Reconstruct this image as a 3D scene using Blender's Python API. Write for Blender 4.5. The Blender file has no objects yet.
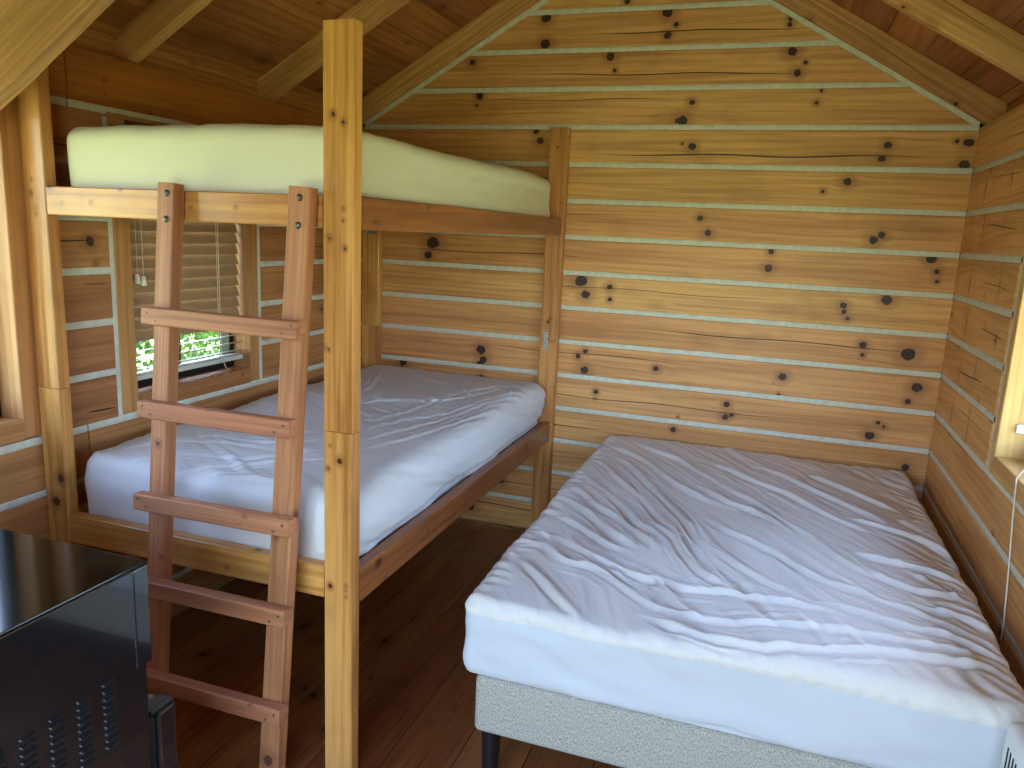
import bpy, bmesh, math, random
import numpy as np
from mathutils import Matrix, Vector, Euler

random.seed(7)
rng = np.random.default_rng(11)
S = bpy.context.scene
COL = S.collection

# ------------------------------------------------------------------ camera
cam_d = bpy.data.cameras.new('camera'); cam = bpy.data.objects.new('camera', cam_d); COL.objects.link(cam)
yaw, pitch, roll = -0.321401, -0.196285, 0.045429
cy, sy, cp, sp = math.cos(yaw), math.sin(yaw), math.cos(pitch), math.sin(pitch)
fw = Vector((sy*cp, cy*cp, sp)); rt = Vector((cy, -sy, 0)); up = rt.cross(fw)
r2 = math.cos(roll)*rt + math.sin(roll)*up; u2 = -math.sin(roll)*rt + math.cos(roll)*up
m = Matrix((r2, u2, -fw)).transposed().to_4x4(); m.translation = (-0.7302, -3.7928, 1.5949)
cam.matrix_world = m
cam_d.sensor_width = 36; cam_d.lens = 771.64/1024*36; cam_d.clip_start = 0.05; cam_d.clip_end = 300
S.camera = cam

# ------------------------------------------------------------------ sky, sun, exposure
W = bpy.data.worlds.new('world'); S.world = W; W.use_nodes = True
nt = W.node_tree; bg = nt.nodes['Background']
sky = nt.nodes.new('ShaderNodeTexSky'); sky.sky_type = 'NISHITA'; sky.sun_disc = False
sky.sun_elevation = math.radians(58); sky.sun_rotation = 0.0; sky.air_density = 1.0; sky.dust_density = 2.5; sky.ozone_density = 1.0
nt.links.new(sky.outputs[0], bg.inputs[0]); bg.inputs[1].default_value = 1.0
sun_d = bpy.data.lights.new('sun', 'SUN'); sun_d.energy = 9; sun_d.angle = 0.03; sun_d.color = (1, .95, .85)
sun = bpy.data.objects.new('sun', sun_d); COL.objects.link(sun)
sun.rotation_euler = Euler((math.radians(-32), 0, 0))          # comes over the back wall, from +y
def portal(name, loc, rot, sx, sy_):                            # guides daylight sampling through an opening, emits nothing itself
    d = bpy.data.lights.new(name, 'AREA'); d.shape = 'RECTANGLE'; d.size = sx; d.size_y = sy_
    d.cycles.is_portal = True
    o = bpy.data.objects.new(name, d); COL.objects.link(o); o.location = loc; o.rotation_euler = rot
PI = math.pi
portal('door_portal', (-1.2, -4.45, 1.03), (PI/2, 0, 0), 1.4, 2.05)
portal('window_portal', (-2.96, -2.6, 1.43), (0, -PI/2, 0), .95, 1.0)
portal('window_portal', (.09, -1.64, 1.42), (0, PI/2, 0), .95, 1.33)
V = S.view_settings
S.display_settings.display_device = 'sRGB'
V.view_transform = 'Standard'; V.look = 'None'; V.gamma = 1; V.use_curve_mapping = False
V.exposure = 1.78
S.cycles.max_bounces = 14; S.cycles.diffuse_bounces = 10; S.cycles.glossy_bounces = 4; S.cycles.transparent_max_bounces = 12
S.cycles.caustics_reflective = False; S.cycles.caustics_refractive = False
S.cycles.use_denoising = True; S.cycles.sample_clamp_indirect = 8

KN= [(-0.77, 2.419, 0.023), (-0.71, 2.371, 0.01), (-0.738, 2.327, 0.018), (-0.79, 2.555, 0.012), (-0.791, 2.529, 0.012), (-0.632, 2.254, 0.009), (-0.645, 2.203, 0.011), (-0.337, 2.027, 0.017), (-0.352, 1.97, 0.017), (-0.074, 2.045, 0.01), (-0.031, 2.04, 0.02), (-0.033, 1.949, 0.023), (-0.48, 1.871, 0.02), (-0.576, 1.827, 0.01), (-1.517, 2.655, 0.015), (-1.906, 2.599, 0.025), (-1.903, 2.481, 0.025), (-1.325, 2.601, 0.025), (-1.283, 2.547, 0.012), (-1.319, 2.502, 0.018), (-1.577, 2.418, 0.022), (-1.553, 2.355, 0.011), (-2.278, 2.408, 0.018), (-1.183, 2.209, 0.015), (-1.225, 2.128, 0.027), (-2.234, 2.249, 0.021), (-2.246, 2.202, 0.009), (-1.928, 2.079, 0.017), (-1.904, 2.035, 0.019), (-1.165, 2.013, 0.019), (-1.211, 2.026, 0.008), (-1.099, 1.691, 0.014), (-1.059, 1.623, 0.019), (-0.769, 1.555, 0.013), (-1.656, 1.363, 0.033), (-1.627, 1.298, 0.025), (-1.506, 1.341, 0.016), (-1.503, 1.28, 0.012), (-0.767, 1.55, 0.013), (-0.772, 1.477, 0.02), (-1.647, 0.982, 0.015), (-1.608, 0.914, 0.024), (-1.608, 1.01, 0.013), (-1.247, 0.957, 0.016), (-1.542, 0.807, 0.013), (-1.543, 0.772, 0.007), (-0.895, 0.815, 0.016), (-0.899, 0.753, 0.017), (-0.868, 0.767, 0.011), (-1.138, 0.66, 0.014), (-0.344, 1.624, 0.022), (-0.314, 1.648, 0.018), (-0.104, 1.555, 0.022), (-0.076, 1.502, 0.013), (-0.071, 1.459, 0.011), (-0.258, 1.365, 0.023), (-0.431, 1.328, 0.017), (-0.428, 1.301, 0.012), (-0.409, 1.272, 0.011), (-0.33, 1.159, 0.017), (-0.326, 1.113, 0.011), (-0.141, 1.133, 0.034), (-0.656, 0.977, 0.019), (-0.666, 0.89, 0.009), (-0.087, 0.986, 0.025), (-0.116, 0.92, 0.014), (-0.223, 0.808, 0.01), (-0.198, 0.793, 0.011), (-0.253, 0.744, 0.022), (-2.632, 0.854, 0.023), (-2.161, 0.914, 0.023), (-2.169, 0.816, 0.019), (-2.469, 1.511, 0.035), (-2.496, 1.447, 0.023), (-2.175, 0.965, 0.028), (-2.184, 0.894, 0.017), (-0.087, 0.617, 0.02), (-2.206, 0.092, 0.03), (-2.037, 0.263, 0.023)]
FOLDS= [[(-1.305, -0.156), (-1.188, -0.275), (-1.054, -0.372), (-0.95, -0.522), (-0.865, -0.618)], [(-1.415, -0.26), (-1.28, -0.38), (-1.183, -0.491), (-1.063, -0.672), (-0.975, -0.78), (-0.857, -0.9)], [(-1.378, -0.431), (-1.272, -0.536), (-1.175, -0.705), (-1.093, -0.859), (-1.005, -1.026), (-0.943, -1.166), (-0.896, -1.311), (-0.848, -1.398)], [(-1.458, -0.554), (-1.361, -0.608), (-1.276, -0.756), (-1.188, -0.885), (-1.099, -1.017), (-1.022, -1.187), (-0.944, -1.333)], [(-1.404, -0.774), (-1.325, -0.89), (-1.237, -1.008), (-1.162, -1.119), (-1.093, -1.253), (-1.02, -1.31)], [(-1.444, -0.949), (-1.359, -1.009), (-1.258, -1.13), (-1.186, -1.2), (-1.113, -1.293), (-1.038, -1.391), (-1.011, -1.434)], [(-1.421, -1.079), (-1.321, -1.161), (-1.232, -1.271), (-1.148, -1.385), (-1.074, -1.449)], [(-1.368, -1.27), (-1.277, -1.34), (-1.178, -1.442), (-1.114, -1.481)], [(-0.974, -0.298), (-0.837, -0.422), (-0.712, -0.564), (-0.612, -0.648), (-0.521, -0.775), (-0.431, -0.886), (-0.31, -0.97)], [(-0.954, -0.512), (-0.821, -0.699), (-0.705, -0.84), (-0.614, -1.014), (-0.532, -1.112), (-0.454, -1.251), (-0.377, -1.34), (-0.324, -1.361)], [(-0.936, -0.702), (-0.826, -0.852), (-0.702, -0.951), (-0.582, -1.117)], [(-0.903, -1.047), (-0.811, -1.186), (-0.725, -1.256), (-0.633, -1.332), (-0.564, -1.41), (-0.51, -1.445)], [(-0.743, -0.311), (-0.635, -0.381), (-0.543, -0.508), (-0.43, -0.635), (-0.322, -0.77), (-0.226, -0.892)], [(-0.506, -0.316), (-0.403, -0.438), (-0.301, -0.547), (-0.196, -0.664)], [(-0.499, -1.116), (-0.427, -1.223), (-0.367, -1.322), (-0.294, -1.391), (-0.219, -1.412), (-0.141, -1.404), (-0.098, -1.437)], [(-0.412, -1.182), (-0.327, -1.21), (-0.228, -1.228), (-0.142, -1.265), (-0.093, -1.315), (-0.068, -1.411)], [(-0.513, -1.447), (-0.456, -1.477), (-0.362, -1.528), (-0.268, -1.573), (-0.181, -1.616), (-0.112, -1.671)], [(-0.46, -1.466), (-0.359, -1.501), (-0.261, -1.521), (-0.165, -1.528), (-0.105, -1.583), (-0.075, -1.645)], [(-0.386, -0.845), (-0.274, -0.896), (-0.175, -0.947), (-0.107, -1.042), (-0.085, -1.163)], [(-0.521, -1.624), (-0.422, -1.641), (-0.321, -1.677), (-0.215, -1.674), (-0.133, -1.711), (-0.084, -1.739)], [(-0.528, -1.778), (-0.412, -1.78), (-0.296, -1.761), (-0.162, -1.743)], [(-0.533, -1.893), (-0.396, -1.843), (-0.261, -1.814), (-0.129, -1.786)], [(-0.213, -0.763), (-0.149, -0.857), (-0.107, -0.971)], [(-0.203, -1.471), (-0.133, -1.49), (-0.085, -1.551)], [(-0.998, -1.773), (-0.912, -1.809), (-0.817, -1.826), (-0.684, -1.801), (-0.562, -1.782), (-0.482, -1.779)], [(-0.984, -1.853), (-0.875, -1.896), (-0.775, -1.917), (-0.657, -1.917), (-0.497, -1.877)], [(-1.029, -1.592), (-0.946, -1.642), (-0.886, -1.67), (-0.784, -1.651), (-0.687, -1.66), (-0.584, -1.664), (-0.475, -1.676)], [(-1.051, -1.223), (-0.963, -1.332), (-0.91, -1.461), (-0.846, -1.569), (-0.77, -1.618)], [(-0.934, -1.127), (-0.869, -1.324), (-0.793, -1.439), (-0.713, -1.523), (-0.636, -1.585), (-0.533, -1.641)], [(-1.464, -1.53), (-1.351, -1.548), (-1.266, -1.624), (-1.15, -1.648), (-1.059, -1.72), (-0.951, -1.802)], [(-1.461, -1.417), (-1.335, -1.47), (-1.225, -1.54), (-1.117, -1.633), (-1.05, -1.675)], [(-1.373, -1.432), (-1.248, -1.5), (-1.166, -1.578), (-1.033, -1.639), (-0.963, -1.65)], [(-1.396, -1.652), (-1.282, -1.779), (-1.21, -1.867), (-1.136, -1.943)]]
FOLDS2= [[(-1.786, -0.243), (-1.897, -0.578), (-1.977, -0.943), (-2.076, -1.119), (-2.122, -1.359)], [(-1.908, -0.26), (-2.061, -0.521), (-2.14, -0.994), (-2.215, -1.197)], [(-2.379, -0.91), (-2.285, -0.807), (-2.072, -0.73), (-1.926, -0.329)], [(-1.808, -0.369), (-1.884, -0.715), (-1.949, -1.048), (-2.01, -1.331), (-2.052, -1.48)], [(-1.805, -0.669), (-1.863, -0.999), (-1.919, -1.347), (-2.001, -1.569)], [(-2.269, -0.237), (-2.079, -0.478), (-1.946, -0.656)], [(-2.629, -0.265), (-2.508, -0.57), (-2.464, -0.763)], [(-2.614, -1.981), (-2.482, -1.847), (-2.267, -1.801), (-2.113, -1.618)], [(-2.402, -1.994), (-2.267, -1.864), (-2.049, -1.72)], [(-2.702, -1.894), (-2.616, -1.758), (-2.446, -1.704), (-2.248, -1.689)], [(-2.613, -1.699), (-2.473, -1.643), (-2.285, -1.637), (-2.193, -1.492)], [(-2.342, -2.048), (-2.22, -1.959), (-2.029, -1.945)], [(-2.642, -1.461), (-2.397, -1.542), (-2.262, -1.384)]]
# ------------------------------------------------------------------ materials
def lin(c):
    return tuple(((v/255+.055)/1.055)**2.4 if v > 10 else v/255/12.92 for v in c) + (1,)
class NT:
    def __init__(s, name):
        s.m = bpy.data.materials.new(name); s.m.use_nodes = True; s.t = s.m.node_tree
        s.b = s.t.nodes['Principled BSDF']
    def n(s, typ, ins=None, **kw):
        x = s.t.nodes.new('ShaderNode'+typ)
        for k, v in kw.items(): setattr(x, k, v)
        for k, v in (ins or {}).items(): s.put(x.inputs[k], v)
        return x
    def put(s, sock, v):
        if isinstance(v, bpy.types.NodeSocket): s.t.links.new(v, sock)
        elif isinstance(v, bpy.types.Node): s.t.links.new(v.outputs[0], sock)
        else: sock.default_value = v
    def math(s, op, a, b=0.0, c=0.0, clamp=False):
        x = s.n('Math', {0: a, 1: b, 2: c}, operation=op); x.use_clamp = clamp; return x.outputs[0]
    def mix(s, f, a, b):
        x = s.n('MixRGB'); s.put(x.inputs[0], f); s.put(x.inputs[1], a); s.put(x.inputs[2], b); return x.outputs[0]
    def rng(s, v, a, b, c=0.0, d=1.0):
        x = s.n('MapRange', {0: v, 1: a, 2: b, 3: c, 4: d}, interpolation_type='SMOOTHSTEP'); return x.outputs[0]
    def attr(s, n):
        x = s.n('Attribute', attribute_name=n); return x.outputs['Fac']

def wood(name, light, dark, halo, knot=(45, 28, 20), rough=.42, ring=.35, bump=.25, vary=.16, spec=.4, coat=0.0, worn=None):
    t = NT(name)
    tc = t.n('TexCoord'); oi = t.n('ObjectInfo'); r = oi.outputs['Random']
    sx = t.n('SeparateXYZ', {0: tc.outputs['Object']})
    zz = t.math('ADD', sx.outputs[2], t.attr('kw'))
    v = t.n('CombineXYZ', {0: t.math('MULTIPLY_ADD', r, 31.7, sx.outputs[0]), 1: t.math('MULTIPLY_ADD', r, 17.3, sx.outputs[1]), 2: t.math('MULTIPLY_ADD', r, 7.7, zz)}).outputs[0]
    def sc(a, b, c): return t.n('VectorMath', {0: v, 1: (a, b, c)}, operation='MULTIPLY').outputs[0]
    streak = t.n('TexNoise', {'Vector': sc(2.2, 90, 90), 'Scale': 1.0, 'Detail': 5, 'Roughness': .6}).outputs[0]
    broad = t.n('TexNoise', {'Vector': sc(.9, 11, 11), 'Scale': 1.0, 'Detail': 3, 'Roughness': .5}).outputs[0]
    patch = t.n('TexNoise', {'Vector': sc(3, 6, 6), 'Scale': 1.0, 'Detail': 3, 'Roughness': .6}).outputs[0]
    wob = t.n('TexNoise', {'Vector': sc(.7, 4, 4), 'Scale': 1.0, 'Detail': 2}).outputs[0]
    ph = t.math('MULTIPLY_ADD', wob, 26.0, t.math('MULTIPLY', t.math('ADD', zz, t.math('MULTIPLY', sx.outputs[1], .7)), 190.0))
    rg = t.math('MULTIPLY_ADD', t.math('SINE', ph), .5, .5)
    rg = t.math('POWER', rg, 2.5)
    f = t.math('MULTIPLY', streak, .52)
    f = t.math('MULTIPLY_ADD', broad, .62, f)
    f = t.math('MULTIPLY_ADD', rg, -.07*ring/.35, f)
    f = t.rng(f, .36, .70)
    col = t.mix(f, lin(dark), lin(light))
    col = t.mix(t.rng(patch, .52, .75, 0, .35), col, lin(halo))
    if worn: col = t.mix(t.rng(patch, .25, .42, .55, 0), col, lin(worn))
    kd = t.attr('kd')
    nk = t.n('TexNoise', {'Vector': sc(40, 55, 55), 'Scale': 1.0, 'Detail': 3}).outputs[0]
    kdn = t.math('ADD', kd, t.math('MULTIPLY_ADD', nk, 1.0, -.5))
    col = t.mix(t.rng(kdn, 3.2, 1.0, 0, .55), col, lin(halo))
    # knot rings + dark core
    core = t.rng(kdn, 1.06, .86)
    krg = t.math('MULTIPLY_ADD', t.math('SINE', t.math('MULTIPLY', kdn, 16.0)), .25, .35)
    kc = t.mix(krg, lin(knot), lin(tuple(min(255, c*1.9+8) for c in knot)))
    col = t.mix(core, col, kc)
    # check (drying crack)
    ac = t.math('ABSOLUTE', t.math('ADD', t.attr('cr'), t.math('MULTIPLY_ADD', broad, .02, -.01)))
    ck = t.rng(t.math('SUBTRACT', t.attr('cw'), ac), -.0004, .0008)
    col = t.mix(t.math('MULTIPLY', ck, .95), col, lin((48, 30, 16)))
    hv = t.n('HueSaturation', {'Hue': t.math('MULTIPLY_ADD', r, .012, .494), 'Saturation': 1.0, 'Value': t.math('MULTIPLY_ADD', r, vary, 1-vary*.5), 'Fac': 1.0, 'Color': col}).outputs[0]
    t.put(t.b.inputs['Base Color'], hv)
    t.put(t.b.inputs['Roughness'], t.math('MULTIPLY_ADD', streak, .2, rough-.1))
    t.b.inputs['Specular IOR Level'].default_value = spec
    if coat:
        t.b.inputs['Coat Weight'].default_value = coat; t.b.inputs['Coat Roughness'].default_value = .18
    h = t.math('MULTIPLY_ADD', streak, .35, t.math('MULTIPLY', broad, .4))
    h = t.math('MULTIPLY_ADD', ck, -1.5, h); h = t.math('MULTIPLY_ADD', core, -.3, h)
    bp = t.n('Bump', {'Strength': bump, 'Distance': .002, 'Height': h})
    t.put(t.b.inputs['Normal'], bp)
    return t.m

def plain(name, col, rough=.5, metal=0.0, spec=.5, noise=0.0, nscale=200, bump=0.0, coat=0.0, sheen=0.0):
    t = NT(name); c = lin(col)
    t.b.inputs['Roughness'].default_value = rough; t.b.inputs['Metallic'].default_value = metal
    t.b.inputs['Specular IOR Level'].default_value = spec; t.b.inputs['Coat Weight'].default_value = coat
    t.b.inputs['Sheen Weight'].default_value = sheen
    tc = t.n('TexCoord')
    nz = t.n('TexNoise', {'Vector': tc.outputs['Object'], 'Scale': nscale, 'Detail': 3}).outputs[0]
    if noise:
        t.put(t.b.inputs['Base Color'], t.mix(t.rng(nz, .3, .7), tuple(v*(1-noise) for v in c[:3])+(1,), tuple(min(1, v*(1+noise)) for v in c[:3])+(1,)))
    else: t.put(t.b.inputs['Base Color'], c)
    if bump: t.put(t.b.inputs['Normal'], t.n('Bump', {'Strength': bump, 'Distance': .001, 'Height': nz}))
    return t.m

M = {}
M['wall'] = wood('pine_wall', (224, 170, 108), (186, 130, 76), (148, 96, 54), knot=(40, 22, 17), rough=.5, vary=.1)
M['wall_left'] = wood('pine_wall_brown_shaded', (188, 132, 84), (150, 100, 60), (114, 70, 42), knot=(40, 24, 18), rough=.5)  # browner pine, with the shade on the left wall also put into its colour
M['plate'] = wood('pine_top_plate', (186, 118, 52), (150, 88, 34), (120, 66, 26), rough=.5)
M['roof'] = wood('roof_board', (184, 122, 76), (140, 86, 50), (104, 62, 36), rough=.65, bump=.4, spec=.2, vary=.4)
M['rafter'] = wood('rafter_pine', (210, 158, 108), (172, 122, 78), (138, 90, 54), rough=.6, bump=.4, spec=.25)
M['rough'] = wood('rough_sawn_pine', (204, 158, 112), (160, 114, 74), (112, 76, 46), rough=.75, bump=.8, spec=.2)
M['bunk'] = wood('varnished_bunk_pine', (216, 158, 90), (168, 110, 54), (122, 74, 36), knot=(50, 28, 16), rough=.36, coat=.15, worn=(150, 96, 46))
M['rail'] = wood('reddish_rail_pine', (168, 108, 58), (126, 76, 40), (96, 54, 28), knot=(50, 24, 14), rough=.32, coat=.25)
M['ladder'] = wood('redwood_ladder', (186, 124, 88), (144, 88, 60), (112, 64, 44), knot=(60, 32, 24), rough=.55, ring=.2)
M['floor'] = wood('stained_floor', (154, 94, 52), (122, 68, 36), (92, 48, 24), knot=(26, 12, 8), rough=.3, coat=.3, vary=.3, ring=.1, bump=.08)
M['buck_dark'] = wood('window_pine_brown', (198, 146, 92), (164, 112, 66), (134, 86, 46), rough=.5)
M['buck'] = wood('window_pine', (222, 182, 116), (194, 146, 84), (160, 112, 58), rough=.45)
def chink_mat():
    t = NT('chinking'); tc = t.n('TexCoord')
    a = t.n('TexNoise', {'Vector': tc.outputs['Object'], 'Scale': 30, 'Detail': 5}).outputs[0]
    b = t.n('TexNoise', {'Vector': tc.outputs['Object'], 'Scale': 6, 'Detail': 4}).outputs[0]
    c = t.mix(t.rng(a, .35, .65), lin((198, 202, 190)), lin((212, 214, 204)))
    c = t.mix(t.rng(b, .62, .78, 0, .5), c, lin((140, 132, 108)))
    t.put(t.b.inputs['Base Color'], c); t.b.inputs['Roughness'].default_value = .8
    t.put(t.b.inputs['Normal'], t.n('Bump', {'Strength': .5, 'Distance': .003, 'Height': a}))
    return t.m
M['chink'] = chink_mat()
def cloth(name, col, scale, bump, rough=.9):
    t = NT(name); tc = t.n('TexCoord')
    a = t.n('TexNoise', {'Vector': tc.outputs['Object'], 'Scale': scale, 'Detail': 4, 'Roughness': .7}).outputs[0]
    c = lin(col)
    t.put(t.b.inputs['Base Color'], t.mix(t.rng(a, .35, .65), tuple(v*.93 for v in c[:3])+(1,), c))
    t.b.inputs['Roughness'].default_value = rough; t.b.inputs['Specular IOR Level'].default_value = .15
    t.put(t.b.inputs['Normal'], t.n('Bump', {'Strength': bump, 'Distance': .0015, 'Height': a}))
    return t.m
M['terry'] = cloth('terry_top', (226, 224, 224), 260, .5)
M['skirt'] = cloth('smooth_skirt', (206, 211, 222), 700, .12)
M['sheet'] = cloth('cotton_sheet', (218, 218, 222), 600, .15)
M['ivory'] = cloth('ivory_sheet', (224, 220, 204), 600, .15)
def divan_mat():
    t = NT('grey_weave'); tc = t.n('TexCoord')
    a = t.n('TexNoise', {'Vector': tc.outputs['Object'], 'Scale': 420, 'Detail': 2}).outputs[0]
    b = t.n('TexNoise', {'Vector': t.n('VectorMath', {0: tc.outputs['Object'], 1: (1, 1, .25)}, operation='MULTIPLY').outputs[0], 'Scale': 500, 'Detail': 1}).outputs[0]
    f = t.math('MULTIPLY_ADD', a, .5, t.math('MULTIPLY', b, .5))
    t.put(t.b.inputs['Base Color'], t.mix(t.rng(f, .38, .62), lin((134, 130, 122)), lin((200, 196, 186))))
    t.b.inputs['Roughness'].default_value = .9
    t.put(t.b.inputs['Normal'], t.n('Bump', {'Strength': .4, 'Distance': .001, 'Height': f}))
    return t.m
M['divan'] = divan_mat()
M['black_gloss'] = plain('black_gloss', (18, 21, 26), rough=.12, spec=.8, coat=.7)
M['black_soft'] = plain('black_soft', (20, 20, 22), rough=.3, noise=.3, nscale=40)
M['black_top'] = plain('black_top', (9, 10, 10), rough=.1, spec=.2, noise=.2, nscale=60)
M['louver'] = plain('louver_black', (20, 22, 26), rough=.28, spec=.55)
M['slot'] = plain('slot_dark', (5, 5, 6), rough=.8)
M['steel'] = plain('galvanised_steel', (170, 174, 172), rough=.4, metal=.9, noise=.2, nscale=120)
M['bolt'] = plain('bolt_steel', (112, 106, 94), rough=.45, metal=.8, noise=.3)
M['blind'] = plain('tan_blind', (160, 130, 98), rough=.5, noise=.06, nscale=60)
M['cord'] = plain('white_cord', (226, 222, 206), rough=.8, noise=.05)
M['plastic'] = plain('white_plastic', (226, 228, 226), rough=.35, noise=.02)
M['leg'] = plain('black_leg', (22, 24, 26), rough=.35, noise=.2)
M['alu'] = plain('dark_aluminium', (34, 36, 36), rough=.4, metal=.5, noise=.1)
M['pale'] = plain('pale_paint', (206, 208, 200), rough=.6, noise=.05)
M['panel'] = wood('backing_board', (150, 100, 54), (120, 74, 38), (100, 60, 30), rough=.7)
M['bark'] = plain('bark', (92, 76, 58), rough=.9, noise=.4, nscale=30, bump=.6)
def leaf_mat(name, a, b):
    t = NT(name); tc = t.n('TexCoord')
    n1 = t.n('TexNoise', {'Vector': tc.outputs['Object'], 'Scale': 9, 'Detail': 3}).outputs[0]
    c = t.mix(t.rng(n1, .35, .65), lin(a), lin(b))
    t.put(t.b.inputs['Base Color'], c); t.b.inputs['Roughness'].default_value = .55
    tr = t.n('BsdfTranslucent', {'Color': c}); mx = t.n('MixShader', {0: .45})
    t.t.links.new(t.b.outputs[0], mx.inputs[1]); t.t.links.new(tr.outputs[0], mx.inputs[2])
    t.t.links.new(mx.outputs[0], t.t.nodes['Material Output'].inputs[0]); return t.m
M['leaf'] = leaf_mat('leaf_green', (38, 72, 20), (74, 112, 36))
M['lawn'] = plain('lawn', (136, 148, 98), rough=.95, noise=.35, nscale=3, spec=.1)
def glass_mat():
    t = NT('window_glass')
    tr = t.n('BsdfTransparent', {0: (.96, .98, .97, 1)}); gl = t.n('BsdfGlossy', {'Roughness': .02})
    mx = t.n('MixShader', {0: .05})
    t.t.links.new(tr.outputs[0], mx.inputs[1]); t.t.links.new(gl.outputs[0], mx.inputs[2])
    t.t.links.new(mx.outputs[0], t.t.nodes['Material Output'].inputs[0]); t.t.nodes.remove(t.b); return t.m
M['glass'] = glass_mat()

# ------------------------------------------------------------------ helpers
WL = {}                                             # world location of every parent
def link(name, me, mat, parent=None, loc=(0, 0, 0), rot=None, label=None):
    o = bpy.data.objects.new(name, me); COL.objects.link(o)
    if mat is not None and me is not None and not me.materials: me.materials.append(mat)
    loc = Vector(loc); WL[o] = loc.copy()
    if parent is not None: o.parent = parent; loc = loc - WL[parent]
    o.location = loc
    if rot is not None: o.rotation_euler = rot
    if label: o['label'] = label
    return o
def tag(o, label, cat=None, group=None, kind=None):
    o['label'] = label
    if cat: o['category'] = cat
    if group: o['group'] = group
    if kind: o['kind'] = kind
    return o
def empty(name, loc, parent=None): 
    o = link(name, None, None, parent, loc); o.empty_display_size = .05; return o
def pymesh(name, v, f, smooth=False):
    me = bpy.data.meshes.new(name); me.from_pydata([tuple(map(float, a)) for a in v], [], f); me.update()
    if smooth: me.polygons.foreach_set('use_smooth', [True]*len(me.polygons))
    return me
def box_bm(bm, c, d, rot=None):
    g = bmesh.ops.create_cube(bm, size=1)['verts']
    mt = Matrix.Translation(c) @ (rot.to_matrix().to_4x4() if rot is not None else Matrix()) @ Matrix.Diagonal((*d, 1))
    bmesh.ops.transform(bm, matrix=mt, verts=g); return g
def cyl_bm(bm, c, r, h, axis='z', seg=16, r2=None):
    g = bmesh.ops.create_cone(bm, cap_ends=True, segments=seg, radius1=r, radius2=r if r2 is None else r2, depth=h)['verts']
    rot = {'z': Matrix(), 'x': Matrix.Rotation(PI/2, 4, 'Y'), 'y': Matrix.Rotation(PI/2, 4, 'X')}[axis]
    bmesh.ops.transform(bm, matrix=Matrix.Translation(c) @ rot, verts=g); return g
def bm_mesh(bm, name, bevel=0.0, seg=2, smooth=False):
    if bevel: bmesh.ops.bevel(bm, geom=bm.edges[:], offset=bevel, segments=seg, profile=.5, affect='EDGES', clamp_overlap=True)
    me = bpy.data.meshes.new(name); bm.to_mesh(me); bm.free()
    if smooth: me.polygons.foreach_set('use_smooth', [True]*len(me.polygons))
    return me
def block(name, lo, hi, mat, parent=None, bevel=.003, label=None, seg=2):
    """a bevelled block between two world corners, origin at its centre"""
    lo = Vector(lo); hi = Vector(hi); c = (lo+hi)/2; d = hi-lo
    bm = bmesh.new(); box_bm(bm, (0, 0, 0), d)
    return link(name, bm_mesh(bm, name, min(bevel, min(d)*.3), seg), mat, parent, c, None, label)
def tube(name, pts, r, mat, parent=None, seg=8, loc=None):
    pts = [Vector(q) for q in pts]; base = Vector(loc) if loc is not None else pts[0]
    v = []; f = []
    for i, q in enumerate(pts):
        d = (pts[min(i+1, len(pts)-1)]-pts[max(i-1, 0)]).normalized()
        a = d.orthogonal().normalized() if i == 0 else (a - d*a.dot(d)).normalized()
        b = d.cross(a)
        for k in range(seg):
            th = 2*PI*k/seg; v.append(q-base+r*(math.cos(th)*a+math.sin(th)*b))
    for i in range(len(pts)-1):
        for k in range(seg):
            f.append((i*seg+k, i*seg+(k+1) % seg, (i+1)*seg+(k+1) % seg, (i+1)*seg+k))
    f.append(tuple(range(seg))[::-1]); f.append(tuple((len(pts)-1)*seg+k for k in range(seg)))
    return link(name, pymesh(name, v, f, True), mat, parent, base)

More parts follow.
